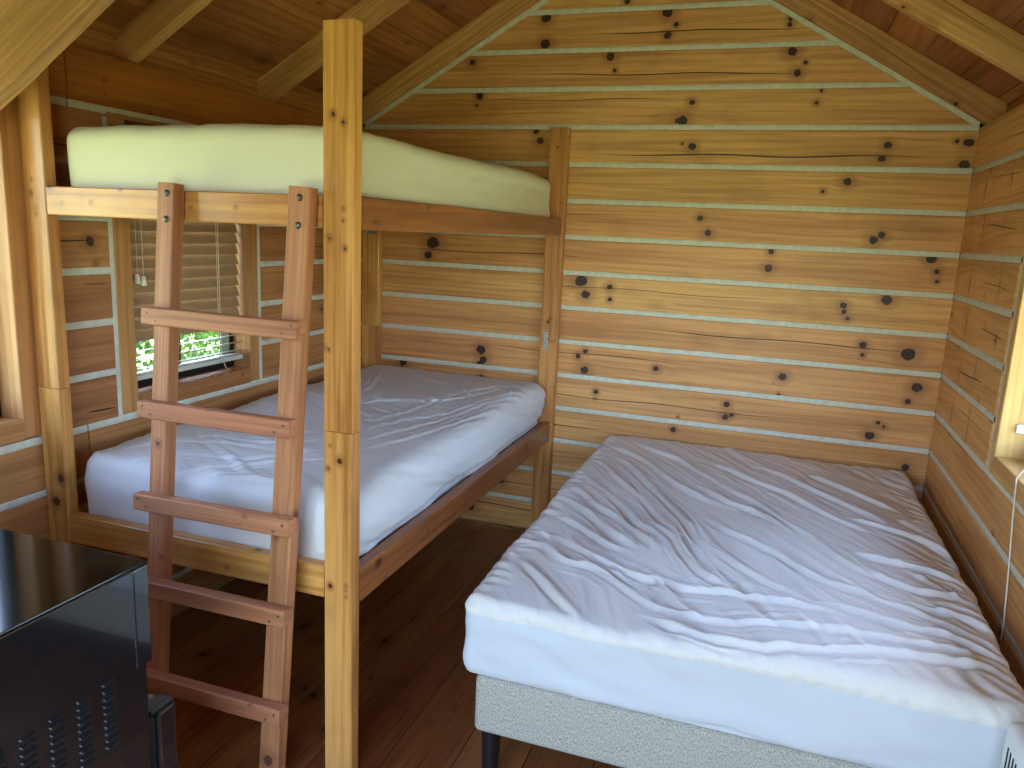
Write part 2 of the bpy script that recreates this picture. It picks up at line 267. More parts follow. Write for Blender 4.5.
def timber_mesh(L, D, H, step=.02, n=(8, 3, 2, 3), knots=(), crack=None, slant=(0, 0), b=.003, wane=0.0):
    """sawn timber along local x, depth y, height z; attributes carry knots, grain warp and drying crack"""
    nx = max(2, int(round(L/step))+1)
    loop = []
    for k in range(n[0]+1): loop.append((-D/2, -H/2+b+(H-2*b)*k/n[0]))
    for k in range(n[1]+1): loop.append((-D/2+b+(D-2*b)*k/n[1], H/2))
    for k in range(n[2]+1): loop.append((D/2, H/2-b-(H-2*b)*k/n[2]))
    for k in range(n[3]+1): loop.append((D/2-b-(D-2*b)*k/n[3], -H/2))
    lp = np.array(loop); nl = len(lp)
    u = np.linspace(0, 1, nx)[:, None]
    xl = -L/2 + slant[0]*lp[:, 1]; xr = L/2 + slant[1]*lp[:, 1]
    X = xl[None]*(1-u) + xr[None]*u
    Y = np.repeat(lp[None, :, 0], nx, 0).copy(); Z = np.repeat(lp[None, :, 1], nx, 0).copy()
    if wane:
        ph = rng.uniform(0, 6, 4)
        wv = wane*(np.sin(X*5+ph[0])*.5+np.sin(X*13+ph[1])*.3+np.sin(X*29+ph[2])*.2)
        Z += np.where(lp[None, :, 1] < 0, wv, wv*.5)
    P = np.stack([X, Y, Z], -1).reshape(-1, 3)
    kd = np.full(len(P), 9.0); kw = np.zeros(len(P))
    for q in knots:
        kx, ky, kz, r = q[:4]; r = r*.88; e = q[4] if len(q) > 4 else 1.12
        d = np.sqrt(((P[:, 0]-kx)/(r*e))**2 + ((P[:, 1]-ky)/r)**2 + ((P[:, 2]-kz)/r)**2)
        kd = np.minimum(kd, d)
        dz = P[:, 2]-kz
        kw -= dz/(np.abs(dz)+r*.5)*r*.9*np.exp(-((P[:, 0]-kx)/(4.0*r))**2-(dz/(2.5*r))**2)
    cr = np.ones(len(P)); cw = np.full(len(P), -1.0)
    if crack:
        x0, x1, z0, z1, wd = crack
        tt = (P[:, 0]-x0)/(x1-x0)
        cr = P[:, 2] - (z0+(z1-z0)*tt + .004*np.sin(P[:, 0]*9+z0*50))
        cw = wd*np.clip(np.minimum(tt, 1-tt)*4, -1, 1)
        cw = np.where(P[:, 1] > -D/2+.01, -1, cw)
    i = np.arange(nx-1)[:, None]*nl; j = np.arange(nl)[None]; j2 = (j+1) % nl
    F = np.stack([i+j, i+nl+j, i+nl+j2, i+j2], -1).reshape(-1, 4).tolist()
    F.append(list(range(nl))); F.append([(nx-1)*nl+k for k in range(nl)][::-1])
    me = bpy.data.meshes.new('timber'); me.from_pydata(P.tolist(), [], F); me.update()
    for nm, a in (('kd', kd), ('kw', kw), ('cr', cr), ('cw', cw)):
        at = me.attributes.new(nm, 'FLOAT', 'POINT'); at.data.foreach_set('value', a.astype(np.float32))
    return me
def rknots(L, D, H, dens=2.2, rmin=.004, rmax=.015):
    """random knots scattered over the four long faces"""
    out = []
    for _ in range(rng.poisson(dens*L)):
        x = rng.uniform(-L/2, L/2); r = rng.uniform(rmin, rmax)
        s = rng.integers(0, 4)
        if s < 2: out.append((x, -D/2, rng.uniform(-H/2, H/2), r))
        elif s == 2: out.append((x, rng.uniform(-D/2, D/2), H/2, r))
        else: out.append((x, rng.uniform(-D/2, D/2), -H/2, r))
        if rng.random() < .4: out.append((x+rng.normal()*.02, -D/2, out[-1][2]+rng.normal()*.025, r*.6))
    return out
ROT = {'x': (0, 0, 0), 'z': (0, -PI/2, 0), 'y': (0, 0, PI/2), '-y': (0, 0, -PI/2)}
def timber(name, lo, hi, axis, mat, parent=None, dens=2.2, knots=None, step=.025, label=None, crack=None, b=.003, rmax=.014, n=None, wane=0.0):
    """timber filling the world block lo..hi with its length along axis; extra knots in local (x, y, z, r)"""
    lo = Vector(lo); hi = Vector(hi); c = (lo+hi)/2; d = hi-lo
    if axis == 'x': L, D, H = d.x, d.y, d.z
    elif axis == 'z': L, D, H = d.z, d.y, d.x
    else: L, D, H = d.y, d.x, d.z
    ks = rknots(L, D, H, dens, .003, rmax) + list(knots or [])
    if n is None: n = tuple(max(1, min(8, int(round(q/.02)))) for q in (H, D, H, D))
    me = timber_mesh(L, D, H, step, n, ks, crack, b=b, wane=wane)
    return link(name, me, mat, parent, c, ROT[axis], label)

# ------------------------------------------------------------------ the room
XL, YF, CZ = -2.88, -4.4, .175                     # left wall, front wall, log course
CH = .0215                                           # chinking joint
SL = .585; PHI = math.atan(SL); EZ = 2.118          # roof pitch, rafter underside at the wall
XR = -1.44

def slab(name, boxes, mat, label):
    bm = bmesh.new()
    for lo, hi in boxes:
        lo = Vector(lo); hi = Vector(hi); box_bm(bm, (lo+hi)/2, hi-lo)
    o = link(name, bm_mesh(bm, name), mat); return tag(o, label, 'wall', kind='structure')
TH = .15
wall_back = link('wall_back', pymesh('wall_back', [(x, y, z) for y in (.10, TH) for x, z in ((XL-TH, 0), (TH, 0), (TH, 2.14), (XR, 3.02), (XL-TH, 2.14))],
            [(0, 1, 2, 3, 4), (9, 8, 7, 6, 5)]+[(k, k+5, (k+1) % 5+5, (k+1) % 5) for k in range(5)]), M['panel'])
tag(wall_back, 'back gable wall of stacked pine logs with pale green chinking', 'wall', kind='structure')
def holed(x0, x1, holes, y0, y1, top):
    """wall slab boxes around window holes (ya, yb, za, zb) sorted by y"""
    out = []; y = y0
    for ya, yb, za, zb in holes:
        out += [((x0, y, 0), (x1, ya, top)), ((x0, ya, 0), (x1, yb, za)), ((x0, ya, zb), (x1, yb, top))]; y = yb
    return out+[((x0, y, 0), (x1, y1, top))]
WA = (-3.1, -2.085, .955, 1.9); WB = (-1.625, -.985, .95, 1.885); WC = (-2.3, -.985, .945, 1.9)
wall_left = slab('wall_left', holed(XL-TH, XL-.10, [WA, WB], YF-TH, TH, 2.2), M['panel'], 'left wall of brown pine logs with the blind window behind the bunk')
wall_right = slab('wall_right', holed(.10, TH, [WC], YF-TH, TH, 2.2), M['panel'], 'right wall of short pine logs ending at a window frame')
wall_front = link('wall_front', pymesh('wall_front', [(x, y, z) for y in (YF-TH, YF) for x, z in ((XL-TH, 0), (-1.9, 0), (-1.9, 2.05), (-.5, 2.05), (-.5, 0), (TH, 0), (TH, 2.2), (XR, 3.05), (XL-TH, 2.2))],
            [(0, 1, 2, 8), (2, 3, 6, 7, 8), (3, 4, 5, 6), (17, 11, 10, 9), (17, 16, 15, 12, 11), (15, 14, 13, 12)]+[(k, k+9, (k+1) % 9+9, (k+1) % 9) for k in range(9)]), M['panel'])
tag(wall_front, 'front wall with the open doorway behind the viewer', 'wall', kind='structure')

def chinking(parent, a, bb, z, wall):
    """one strip of chinking, slightly recessed between two logs; a..bb along the wall"""
    L = abs(bb-a); n = max(2, int(L/.05)); v = []; f = []
    pr = [(.02, -CH/2-.002), (.0045, -CH/2-.002), (.0015, -CH*.2), (.0015, CH*.2), (.0045, CH/2+.002), (.02, CH/2+.002)]
    for i in range(n+1):
        x = -L/2+L*i/n; w = random.gauss(0, .0004); d = random.gauss(0, .0003)
        for y, zz in pr: v.append((x, y+d, zz+w))
    for i in range(n):
        for k in range(5): f.append((i*6+k, i*6+6+k, i*6+7+k, i*6+k+1))
    me = pymesh('chinking', v, f); c = (a+bb)/2
    if wall == 'back': return link('chinking', me, M['chink'], parent, (c, 0, z))
    if wall == 'left': return link('chinking', me, M['chink'], parent, (XL, c, z), (0, 0, PI/2))
    return link('chinking', me, M['chink'], parent, (0, c, z), (0, 0, -PI/2))
DP = .12
def wlog(parent, wall, a, bb, z0, z1, step, dens=1.6, kn=(), slant=(0, 0), mat='wall'):
    H = z1-z0; L = bb-a; c = (a+bb)/2; zc = (z0+z1)/2
    ks = [(k[0], -DP/2, k[1], k[2]) for k in kn] + [q for q in rknots(L, DP, H, dens, .004, .017) if q[1] == -DP/2]
    if wall == 'left' and -2.1 < a < -1.9 and 1.4 < zc < 1.6: ks += [(.07, -DP/2, .01, .019), (.09, -DP/2, -.065, .010)]
    if wall == 'right' and -1 < a: ks += [(rng.uniform(-.2, -.08), -DP/2, rng.uniform(-.04, .04), rng.uniform(.03, .055), .13), (rng.uniform(.1, .28), -DP/2, rng.uniform(-.04, .04), rng.uniform(.02, .04), .18)]
    cr = None
    if rng.random() < .92 and L > .25:
        s = rng.uniform(-.5, .1)*L; e = s+rng.uniform(.4, .8)*L; zz = rng.uniform(-.25, .3)*H
        cr = (s, min(e, L*.49), zz, zz+rng.normal()*.008-.004, rng.uniform(.0016, .0034))
    me = timber_mesh(L, DP, H, step, (16 if step < .01 else 10, 1, 1, 1), ks, cr, slant, b=.005)
    loc, rt_ = {'back': ((c, DP/2, zc), None), 'left': ((XL-DP/2, c, zc), (0, 0, PI/2)), 'right': ((DP/2, c, zc), (0, 0, -PI/2))}[wall]
    return link('log', me, M[mat], parent, loc, rt_)
# back wall: 12 courses below the eave, five in the gable
for k in range(-5, 12):
    z1 = 2.1-k*CZ; z0 = z1-CZ
    if k < 0:
        ins0 = max(0, (z0-EZ-.06)/SL); ins1 = max(0, (z1-EZ-.06)/SL)
        if ins1 > 1.43: continue
        a = XL+(ins0+ins1)/2; b_ = -(ins0+ins1)/2; s = (ins1-ins0)/CZ; sl = (s, -s)
    else: a, b_, sl = XL, 0.0, (0, 0)
    c = (a+b_)/2; zc = (z0+z1)/2
    kn = [(x-c, z-zc, r) for x, z, r in KN if z0 < z < z1]
    wlog(wall_back, 'back', a, b_, z0+CH/2, z1-CH/2, .009, dens=.25, kn=kn, slant=sl)
    if k > -5: 
        i = max(0, (z1-EZ)/SL); chinking(wall_back, XL+i, -i, z1, 'back')
# side walls
def side_wall(parent, wall, segs, segs_low, ztop=2.1):
    for k in range(12):
        z1 = ztop-k*CZ; z0 = z1-CZ
        ss = segs if (.87 < z0 and z1 < 1.95) else segs_low
        for a, bb, st in ss:
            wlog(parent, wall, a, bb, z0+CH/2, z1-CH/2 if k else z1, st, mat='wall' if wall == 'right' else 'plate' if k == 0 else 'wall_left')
        if k:
            for a, bb, st in (segs if (.88 < z1 < 1.9) else segs_low): chinking(parent, a, bb, z1, wall)
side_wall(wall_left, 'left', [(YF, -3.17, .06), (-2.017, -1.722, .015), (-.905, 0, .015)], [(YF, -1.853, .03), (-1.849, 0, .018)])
side_wall(wall_right, 'right', [(YF, -2.375, .06), (-.905, 0, .012)], [(YF, 0, .015)])
# timber window surrounds set flush in the log walls, chinked along their sides
def surround(name, wall, w, label, left_w=.075, right_w=.06):
    ya, yb, za, zb = w; s = 1 if wall == 'right' else -1; x0 = 0 if wall == 'right' else XL
    par = link(name, pymesh(name, *frame_mesh(ya, yb, za, zb)), M['alu'], None, (x0+s*.115, 0, 0)); tag(par, label, 'window', kind='structure')
    def t_(nm, y0, y1, z0, z1, ax, **kw):
        lo = (min(x0, x0+s*.14)+(0 if s > 0 else 0), y0, z0); hi = (max(x0, x0+s*.14), y1, z1)
        d = (hi[0]-lo[0], hi[1]-lo[1], hi[2]-lo[2]); c = ((lo[0]+hi[0])/2, (lo[1]+hi[1])/2, (lo[2]+hi[2])/2)
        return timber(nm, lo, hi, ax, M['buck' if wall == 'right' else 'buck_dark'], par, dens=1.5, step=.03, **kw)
    t_('jamb', ya-left_w, ya, za-.06, zb+.02, 'z'); t_('jamb', yb, yb+right_w, za-.06, zb+.02, 'z')
    t_('lintel', ya-left_w, yb+right_w, zb+.02, zb+.036, 'y')
    t_('sill', ya, yb, za-.065, za, 'y')
    # vertical chinking beside the jambs
    for y in (ya-left_w-.011, yb+right_w+.011):
        L = zb-za+.1
        block('chinking', (x0+s*.002 if s > 0 else x0-.03, y-.011, za-.08), (x0+.03 if s > 0 else x0-.002, y+.011, zb+.02), M['chink'], par, .003)
    # sliding sash: mullion bar and two panes
    ym = (ya+yb)/2
    xg = x0+s*.115
    block('mullion', (xg-.012, ym-.014, za+.03), (xg+.012, ym+.014, zb-.03), M['alu'], par, .002)
    block('sash_rail', (xg-.016, ya+.026, za+.026), (xg+.016, yb-.026, za+.05), M['pale'], par, .003)
    for a, c in ((ya+.03, ym-.014), (ym+.014, yb-.03)):
        block('pane', (xg-.002, a, za+.05), (xg+.002, c, zb-.03), M['glass'], par, .0005, seg=1)
    return par
def frame_mesh(ya, yb, za, zb, t=.03, d=.025):
    o = [(ya, za), (yb, za), (yb, zb), (ya, zb)]; i = [(ya+t, za+t), (yb-t, za+t), (yb-t, zb-t), (ya+t, zb-t)]
    v = [(x, y, z) for x in (-d, d) for y, z in o+i]; f = []
    for k in range(4):
        q = (k+1) % 4
        f += [(k, k+4, q+4, q), (8+k, 8+q, 12+q, 12+k), (k, q, 8+q, 8+k), (4+k, 12+k, 12+q, 4+q)]
    return v, f
win_a = surround('window_2', 'left', WA, 'left wall window beside the fridge with pale timber jamb', .06, .066)
win_b = surround('window_1', 'left', WB, 'window in the left wall behind the bunk ladder')
win_c = surround('window_3', 'right', WC, 'right wall window with pale pine jamb above the double bed', .06, .045)
for z in (1.045, 1.42):                              # blind hold-down brackets on the right jamb
    block('bracket', (.045, -1.0, z-.014), (.07, -.985, z+.014), M['plastic'], win_c, .003)

for par, x0 in ((wall_left, XL-.098), (wall_right, .078)):   # blocking between the wall plate and the roof boards
    timber('eave_board', (x0, YF, 2.1), (x0+.02, 0, 2.185), 'y', M['roof'], par, dens=2, step=.05)
# floor
floor = link('floor', pymesh('floor', [(x, y, z) for z in (-.08, -.021) for x, y in ((XL-TH, YF-TH), (TH, YF-TH), (TH, TH), (XL-TH, TH))],
        [(3, 2, 1, 0), (4, 5, 6, 7)]+[(k, (k+1) % 4, (k+1) % 4+4, k+4) for k in range(4)]), M['floor'])
tag(floor, 'dark red-brown stained pine plank floor under the beds', 'floor', kind='structure')
for k in range(15):
    x0 = -2.905+k*.2
    lo = (max(x0+.0012, XL-.05), YF, -.02); hi = (min(x0+.1988, .05), .05, 0)
    L = hi[1]-lo[1]; D = hi[0]-lo[0]
    ks = [(rng.uniform(-L/2, L/2), rng.uniform(-D/2, D/2), .01, rng.uniform(.008, .02), 1.5) for _ in range(11)]
    me = timber_mesh(L, D, .02, .035, (1, 8, 1, 1), ks, None, b=.0015)
    link('floor_board', me, M['floor'], floor, ((lo[0]+hi[0])/2, (lo[1]+hi[1])/2, -.01), ROT['y'])

# ceiling: roof boards along y on rafters that follow the pitch
ceiling = link('ceiling', pymesh('ceiling', [(x, y, z) for y in (YF-.6, .5) for x, z in ((XL-.6, 1.93), (XR, 3.165), (.6, 1.93), (.6, 1.96), (XR, 3.195), (XL-.6, 1.96))],
        [(0, 1, 4, 5), (1, 2, 3, 4), (6, 11, 10, 7), (7, 10, 9, 8)]+[(k, k+6, (k+1) % 6+6, (k+1) % 6) for k in range(6)]), M['roof'])
tag(ceiling, 'pitched ceiling of dark boards on pine rafters', 'ceiling', kind='structure')
nL = Vector((-math.sin(PHI), 0, math.cos(PHI))); nR = Vector((math.sin(PHI), 0, math.cos(PHI)))
dL = Vector((math.cos(PHI), 0, math.sin(PHI))); dR = Vector((math.cos(PHI), 0, -math.sin(PHI)))
RD = .10
SLEN = 1.44/math.cos(PHI)
for side in 'LR':
    for k in range(-2, 10):
        s0 = k*.172+.01; s1 = min(s0+.169, SLEN+.05); sm = (s0+s1)/2
        base = Vector((XL, 0, EZ)) if side == 'L' else Vector((0, 0, EZ))
        d, nn = (dL, nL) if side == 'L' else (-dR, nR)
        c = base+d*sm+nn*(RD+.009)
        L = 4.95; w = s1-s0
        ks = [(rng.uniform(-L/2, L/2), rng.uniform(-w/2, w/2), -.009, rng.uniform(.006, .018), 1.4) for _ in range(12)]
        me = timber_mesh(L, w, .018, .04, (1, 1, 1, 8), ks, None, b=.001)
        # local x -> world -y/+y, local y -> along slope, local z -> normal
        mx = Matrix((Vector((0, -1, 0)) if side == 'L' else Vector((0, -1, 0)), d if side == 'L' else d, (Vector((0, -1, 0)).cross(d)))).transposed()
        e = mx.to_euler()
        link('roof_board', me, M['roof'], ceiling, (c.x, -2.05, c.z), e)
    for y, t_ in ((-.0235, .046), (-.777, .047), (-1.553, .05), (-2.33, .05), (-3.1, .05), (-3.88, .05)):
        L = SLEN+.42
        base = Vector((XL, 0, EZ)) if side == 'L' else Vector((0, 0, EZ))
        d, nn = (dL, nL) if side == 'L' else (-dR, nR)
        c = base+d*(SLEN/2-.21)+nn*(RD/2); c.y = y
        ks = rknots(L, t_, RD, 2.5, .004, .014)
        me = timber_mesh(L, t_, RD, .025, (6, 3, 2, 3), ks, (-.5, .6, rng.uniform(-.03, .03), rng.uniform(-.03, .03), .0012), b=.003)
        link('rafter', me, M['rafter'], ceiling, c, (0, -PHI, 0) if side == 'L' else (0, PHI, 0))
# chinking along the foot of the gable rafters
for side in 'LR':
    L = SLEN-.02; d = dL if side == 'L' else -dR
    base = Vector((XL, 0, EZ)) if side == 'L' else Vector((0, 0, EZ)); nn = nL if side == 'L' else nR
    c = base+d*(L/2)-nn*.009
    me = block('t', (-L/2, -.014, -.011), (L/2, 0.0, .011), M['chink'], None, .004)
    me.name = 'chinking'; me.parent = wall_back; me.location = (c.x, -.007, c.z); me.rotation_euler = (0, -PHI, 0) if side == 'L' else (0, PHI, 0)
# deep rough-sawn brace under the rafter near the viewer
bl = 1.32; me = timber_mesh(bl/math.cos(math.atan(.633)), .05, .33, .02, (16, 3, 4, 3), [(-.45, -.025, .08, .012), (-.40, -.025, .12, .01), (-.5, -.025, -.02, .009)], None, (.633*.85, 0), b=.003, wane=.004)
a_ = math.atan(.633); c = Vector((XL, -2.225, 1.745))+Vector((math.cos(a_), 0, math.sin(a_)))*(bl/math.cos(a_)/2)+Vector((-math.sin(a_), 0, math.cos(a_)))*.165
c.x += .05; c.z += .05*.633
link('roof_brace', me, M['rough'], ceiling, c, (0, -a_, 0))

# outdoors: lawn, shrubs, a pale verandah post
lawn = link('ground', pymesh('ground', [(-60, -60, -.45), (60, -60, -.45), (60, 60, -.45), (-60, 60, -.45), (-60, -60, -.6), (60, -60, -.6), (60, 60, -.6), (-60, 60, -.6)],
        [(0, 1, 2, 3), (7, 6, 5, 4), (0, 4, 5, 1), (1, 5, 6, 2), (2, 6, 7, 3), (3, 7, 4, 0)]), M['lawn'])
tag(lawn, 'green lawn outside the cabin', 'lawn', kind='structure')
def shrub(loc, rx, h, nleaf, label):
    e = empty('garden_shrub', loc); tag(e, label, 'shrub', 'shrubs outside the window')
    p = rng.normal(size=(nleaf, 3)); p /= np.linalg.norm(p, axis=1)[:, None]; p *= rng.uniform(.55, 1, (nleaf, 1))**.5
    p = p*np.array([rx, rx, h/2])+np.array([0, 0, h*.55])
    s = rng.uniform(.03, .06, nleaf); a = rng.normal(size=(nleaf, 3)); a /= np.linalg.norm(a, axis=1)[:, None]
    b = np.cross(a, rng.normal(size=(nleaf, 3))); b /= np.linalg.norm(b, axis=1)[:, None]
    v = np.stack([p-a*s[:, None], p+b*s[:, None]*.5, p+a*s[:, None], p-b*s[:, None]*.5], 1).reshape(-1, 3)
    f = [(4*i, 4*i+1, 4*i+2, 4*i+3) for i in range(nleaf)]
    fo = link('foliage', pymesh('foliage', v, f), M['leaf'], e, loc); fo['kind'] = 'stuff'
    tube('stem', [loc, (loc[0]+.05, loc[1], loc[2]+h*.4), (loc[0], loc[1]+.06, loc[2]+h*.8)], .03, M['bark'], e)
shrub((-6.2, 1.4, -.45), 1.1, 2.2, 7000, 'leafy green shrub seen through the blind gap')
shrub((-5.4, -.75, -.45), .9, 1.5, 5000, 'low leafy shrub just below the blind window')
shrub((-8.2, -1.3, -.45), 1.4, 2.6, 7000, 'taller leafy shrub farther out past the window')
shrub((-9.4, 3.2, -.45), 1.5, 2.8, 7000, 'wide leafy shrub at the far side of the window view')
vp = block('verandah_post', (-4.32, -.62, -.45), (-4.24, -.54, 2.3), M['pale'], None, .006)
tag(vp, 'pale square post standing outside the blind window', 'post')

# ------------------------------------------------------------------ bunk bed
bunk = empty('bunk_bed', (-2.3, -1.0, 0)); tag(bunk, 'varnished pine bunk bed with tall corner posts and a ladder', 'bunk bed')
Y0, Y1 = -2.03, -1.988
def post(x0, x1, y0, y1, zj, zt, holes=()):
    ps = []
    for a, b_ in ((0, zj-.0008), (zj+.0008, zt)):
        L = b_-a; ks = []
        for hx, hz, r in holes:                      # nail holes and knots on the face seen from the doorway
            if a < hz < b_: ks.append((hz-(a+b_)/2, -(y1-y0)/2, -(hx-(x0+x1)/2), r))
        ps.append(timber('post', (x0, y0, a), (x1, y1, b_), 'z', M['bunk'], bunk, dens=1.6, knots=ks, rmax=.010, step=.008, n=(12, 5, 4, 5)))
    return ps
post(-1.85, -1.76, Y0, Y1, 1.04, 2.08, [(-1.79, 1.84, .006), (-1.82, 1.86, .007), (-1.79, 1.63, .004), (-1.79, 1.60, .004), (-1.83, 1.555, .006), (-1.785, 1.53, .005), (-1.80, .96, .009), (-1.83, 1.0, .004), (-1.78, .585, .004), (-1.78, .565, .004), (-1.78, .60, .004), (-1.83, .59, .008)])
post(-2.878, -2.79, Y0, Y1, 1.05, 2.02, [(-2.84, 1.68, .004), (-2.845, 1.64, .006), (-2.83, 1.60, .004), (-2.83, 1.58, .005), (-2.81, .76, .014), (-2.835, .68, .018)])
pc = post(-1.84, -1.748, -.046, -.001, 1.045, 2.09, [(-1.80, 1.15, .007), (-1.79, 1.17, .005), (-1.77, 1.05, .005), (-1.8, 2.0, .005)])
pd = post(-2.868, -2.765, -.046, -.001, 1.05, 1.56)
def rail(lo, hi, ax, mat='bunk', **kw): return timber('rail', lo, hi, ax, M[mat], bunk, dens=2.4, step=.009, n=(11, 4, 3, 4), **kw)
rail((-2.788, -2.028, 1.58), (-1.852, -1.99, 1.662), 'x', knots=[(-.30, -.019, 0.0, .005), (.05, -.019, -.005, .005), (.2, -.019, .002, .005), (-.41, -.019, -.005, .004)])
rail((-2.788, -2.028, .548), (-1.852, -1.99, .642), 'x')
rail((-1.80, -1.986, 1.578), (-1.76, -.047, 1.664), 'y', 'rail', knots=[(-.9, -.02, -.02, .006), (-.88, -.02, -.02, .004)])
rail((-1.80, -1.986, .532), (-1.76, -.047, .632), 'y', 'rail')
rail((-2.86, -1.986, 1.578), (-2.82, -.047, 1.664), 'y'); rail((-2.86, -1.986, .532), (-2.82, -.047, .632), 'y')
rail((-2.764, -.044, 1.578), (-1.842, -.006, 1.664), 'x'); rail((-2.764, -.044, .532), (-1.842, -.006, .632), 'x')
for z in (1.600, .575):
    for k in range(9):
        y = -1.90+k*.225
        timber('slat', (-2.818, y-.045, z), (-1.802, y+.045, z+.02), 'x', M['bunk'], bunk, dens=.6, step=.1)
# galvanised joining plates
def plate(c, w, h, nh, par):
    o = block('joining_plate', (c[0]-w/2, c[1]-.002, c[2]-h/2), (c[0]+w/2, c[1], c[2]+h/2), M['steel'], par, .0008, 'galvanised joining plate')
    for k in range(nh):
        bm = bmesh.new(); cyl_bm(bm, (0, 0, 0), .0035, .003, 'y', 10)
        link('screw', bm_mesh(bm, 'screw'), M['bolt'], bunk, (c[0]+(-.004 if k % 2 else .004), c[1]-.002, c[2]-h/2+h*(k+.5)/nh))
plate((-1.806, -.0465, 1.052), .022, .09, 4, bunk)
plate((-2.815, -.0465, 1.552), .075, .016, 2, bunk)

# ladder bolted to the end rail
AL = .065; th = math.atan(AL); SK = .03
ladder = empty('ladder', (-2.1, -2.19, 0), bunk); ladder['label'] = 'reddish five-rung ladder'
lface = Vector((0, -math.cos(th), math.sin(th)))
def lad_pt(x, z, out): # point on the ladder's front plane at height z, moved outwards by out
    return Vector((x-SK*(1.68-z), -2.074-AL*(1.68-z), z))+lface*out
for x0, x1, kn in ((-2.336, -2.280, [(.12, -.02, .0, .008), (-.05, -.01, -.03, .006)]), (-1.923, -1.861, [(-.05, -.021, .02, .013), (-.08, -.021, .012, .008), (-.74, -.021, .0, .020), (-.02, .0, -.031, .012)])):
    p0 = lad_pt((x0+x1)/2, .004, -.021); p1 = lad_pt((x0+x1)/2, 1.68, -.021); ax = (p1-p0).normalized(); L = (p1-p0).length
    ay = (-lface-ax*ax.dot(-lface)).normalized(); az = ax.cross(ay)
    me = timber_mesh(L, .042, x1-x0, .01, (7, 5, 7, 5), rknots(L, .042, x1-x0, .8, .003, .006)+kn, None, b=.003)
    link('stile', me, M['ladder'], ladder, (p0+p1)/2, Matrix((ax, ay, az)).transposed().to_euler())
for zt, x0, x1 in ((1.344, -2.351, -1.859), (1.086, -2.365, -1.874), (.821, -2.379, -1.869), (.570, -2.372, -1.874), (.287, -2.375, -1.879)):
    zc = zt-.0235; c = lad_pt(0, zc, .020); c.x = (x0+x1)/2
    me = timber_mesh(x1-x0, .040, .047, .01, (5, 4, 3, 4), rknots(x1-x0, .04, .047, .8, .003, .008), None, b=.003)
    rg = link('rung', me, M['ladder'], ladder, c, (-th, random.uniform(-.008, .004), 0))
    for sx, dz in ((x0+.016, .010), (x0+.045, -.010), (x1-.045, -.010), (x1-.018, .010)):
        q = lad_pt(0, zc+dz, .0405); q.x = sx
        bm = bmesh.new(); cyl_bm(bm, (0, 0, 0), .0038, .002, 'y', 10)
        link('screw', bm_mesh(bm, 'screw'), M['bolt'], ladder, q, (-th, 0, 0))
for x, z in ((-2.303, 1.652), (-2.303, 1.583), (-1.888, 1.652), (-1.888, 1.583)):
    bm = bmesh.new(); bmesh.ops.create_uvsphere(bm, u_segments=16, v_segments=8, radius=.008)
    bmesh.ops.scale(bm, vec=(1, .5, 1), verts=bm.verts); cyl_bm(bm, (0, .002, 0), .0095, .002, 'y', 16)
    link('bolt', bm_mesh(bm, 'bolt', smooth=True), M['bolt'], ladder, lad_pt(x, z, .002), (-th, 0, 0))

# ------------------------------------------------------------------ mattresses
def vnoise(x, y, seed):
    r = np.random.default_rng(seed); G = r.normal(size=(128, 128))
    xi = np.floor(x).astype(int); yi = np.floor(y).astype(int); fx = x-xi; fy = y-yi
    fx = fx*fx*fx*(fx*(fx*6-15)+10); fy = fy*fy*fy*(fy*(fy*6-15)+10)
    g = lambda a, b: G[a % 128, b % 128]
    return (g(xi, yi)*(1-fx)+g(xi+1, yi)*fx)*(1-fy)+(g(xi, yi+1)*(1-fx)+g(xi+1, yi+1)*fx)*fy
def seg_dist(X, Y, pl):
    best = np.full(X.shape, 9.0); along = np.zeros(X.shape); n = len(pl)-1
    for i in range(n):
        ax, ay = pl[i]; bx, by = pl[i+1]; dx, dy = bx-ax, by-ay; L2 = dx*dx+dy*dy
        t = np.clip(((X-ax)*dx+(Y-ay)*dy)/L2, 0, 1)
        d = np.hypot(X-ax-t*dx, Y-ay-t*dy)
        m = d < best; best = np.where(m, d, best); along = np.where(m, (i+t)/n, along)
    return best, along
def smooth_line(pl, k=4):
    P = np.array(pl); n = len(P); t = np.linspace(0, n-1, (n-1)*k+1); i = np.clip(t.astype(int), 0, n-2); f = (t-i)[:, None]
    p0 = P[np.clip(i-1, 0, n-1)]; p1 = P[i]; p2 = P[i+1]; p3 = P[np.clip(i+2, 0, n-1)]
    return (.5*((2*p1)+(-p0+p2)*f+(2*p0-5*p1+4*p2-p3)*f**2+(-p0+3*p1-3*p2+p3)*f**3)).tolist()
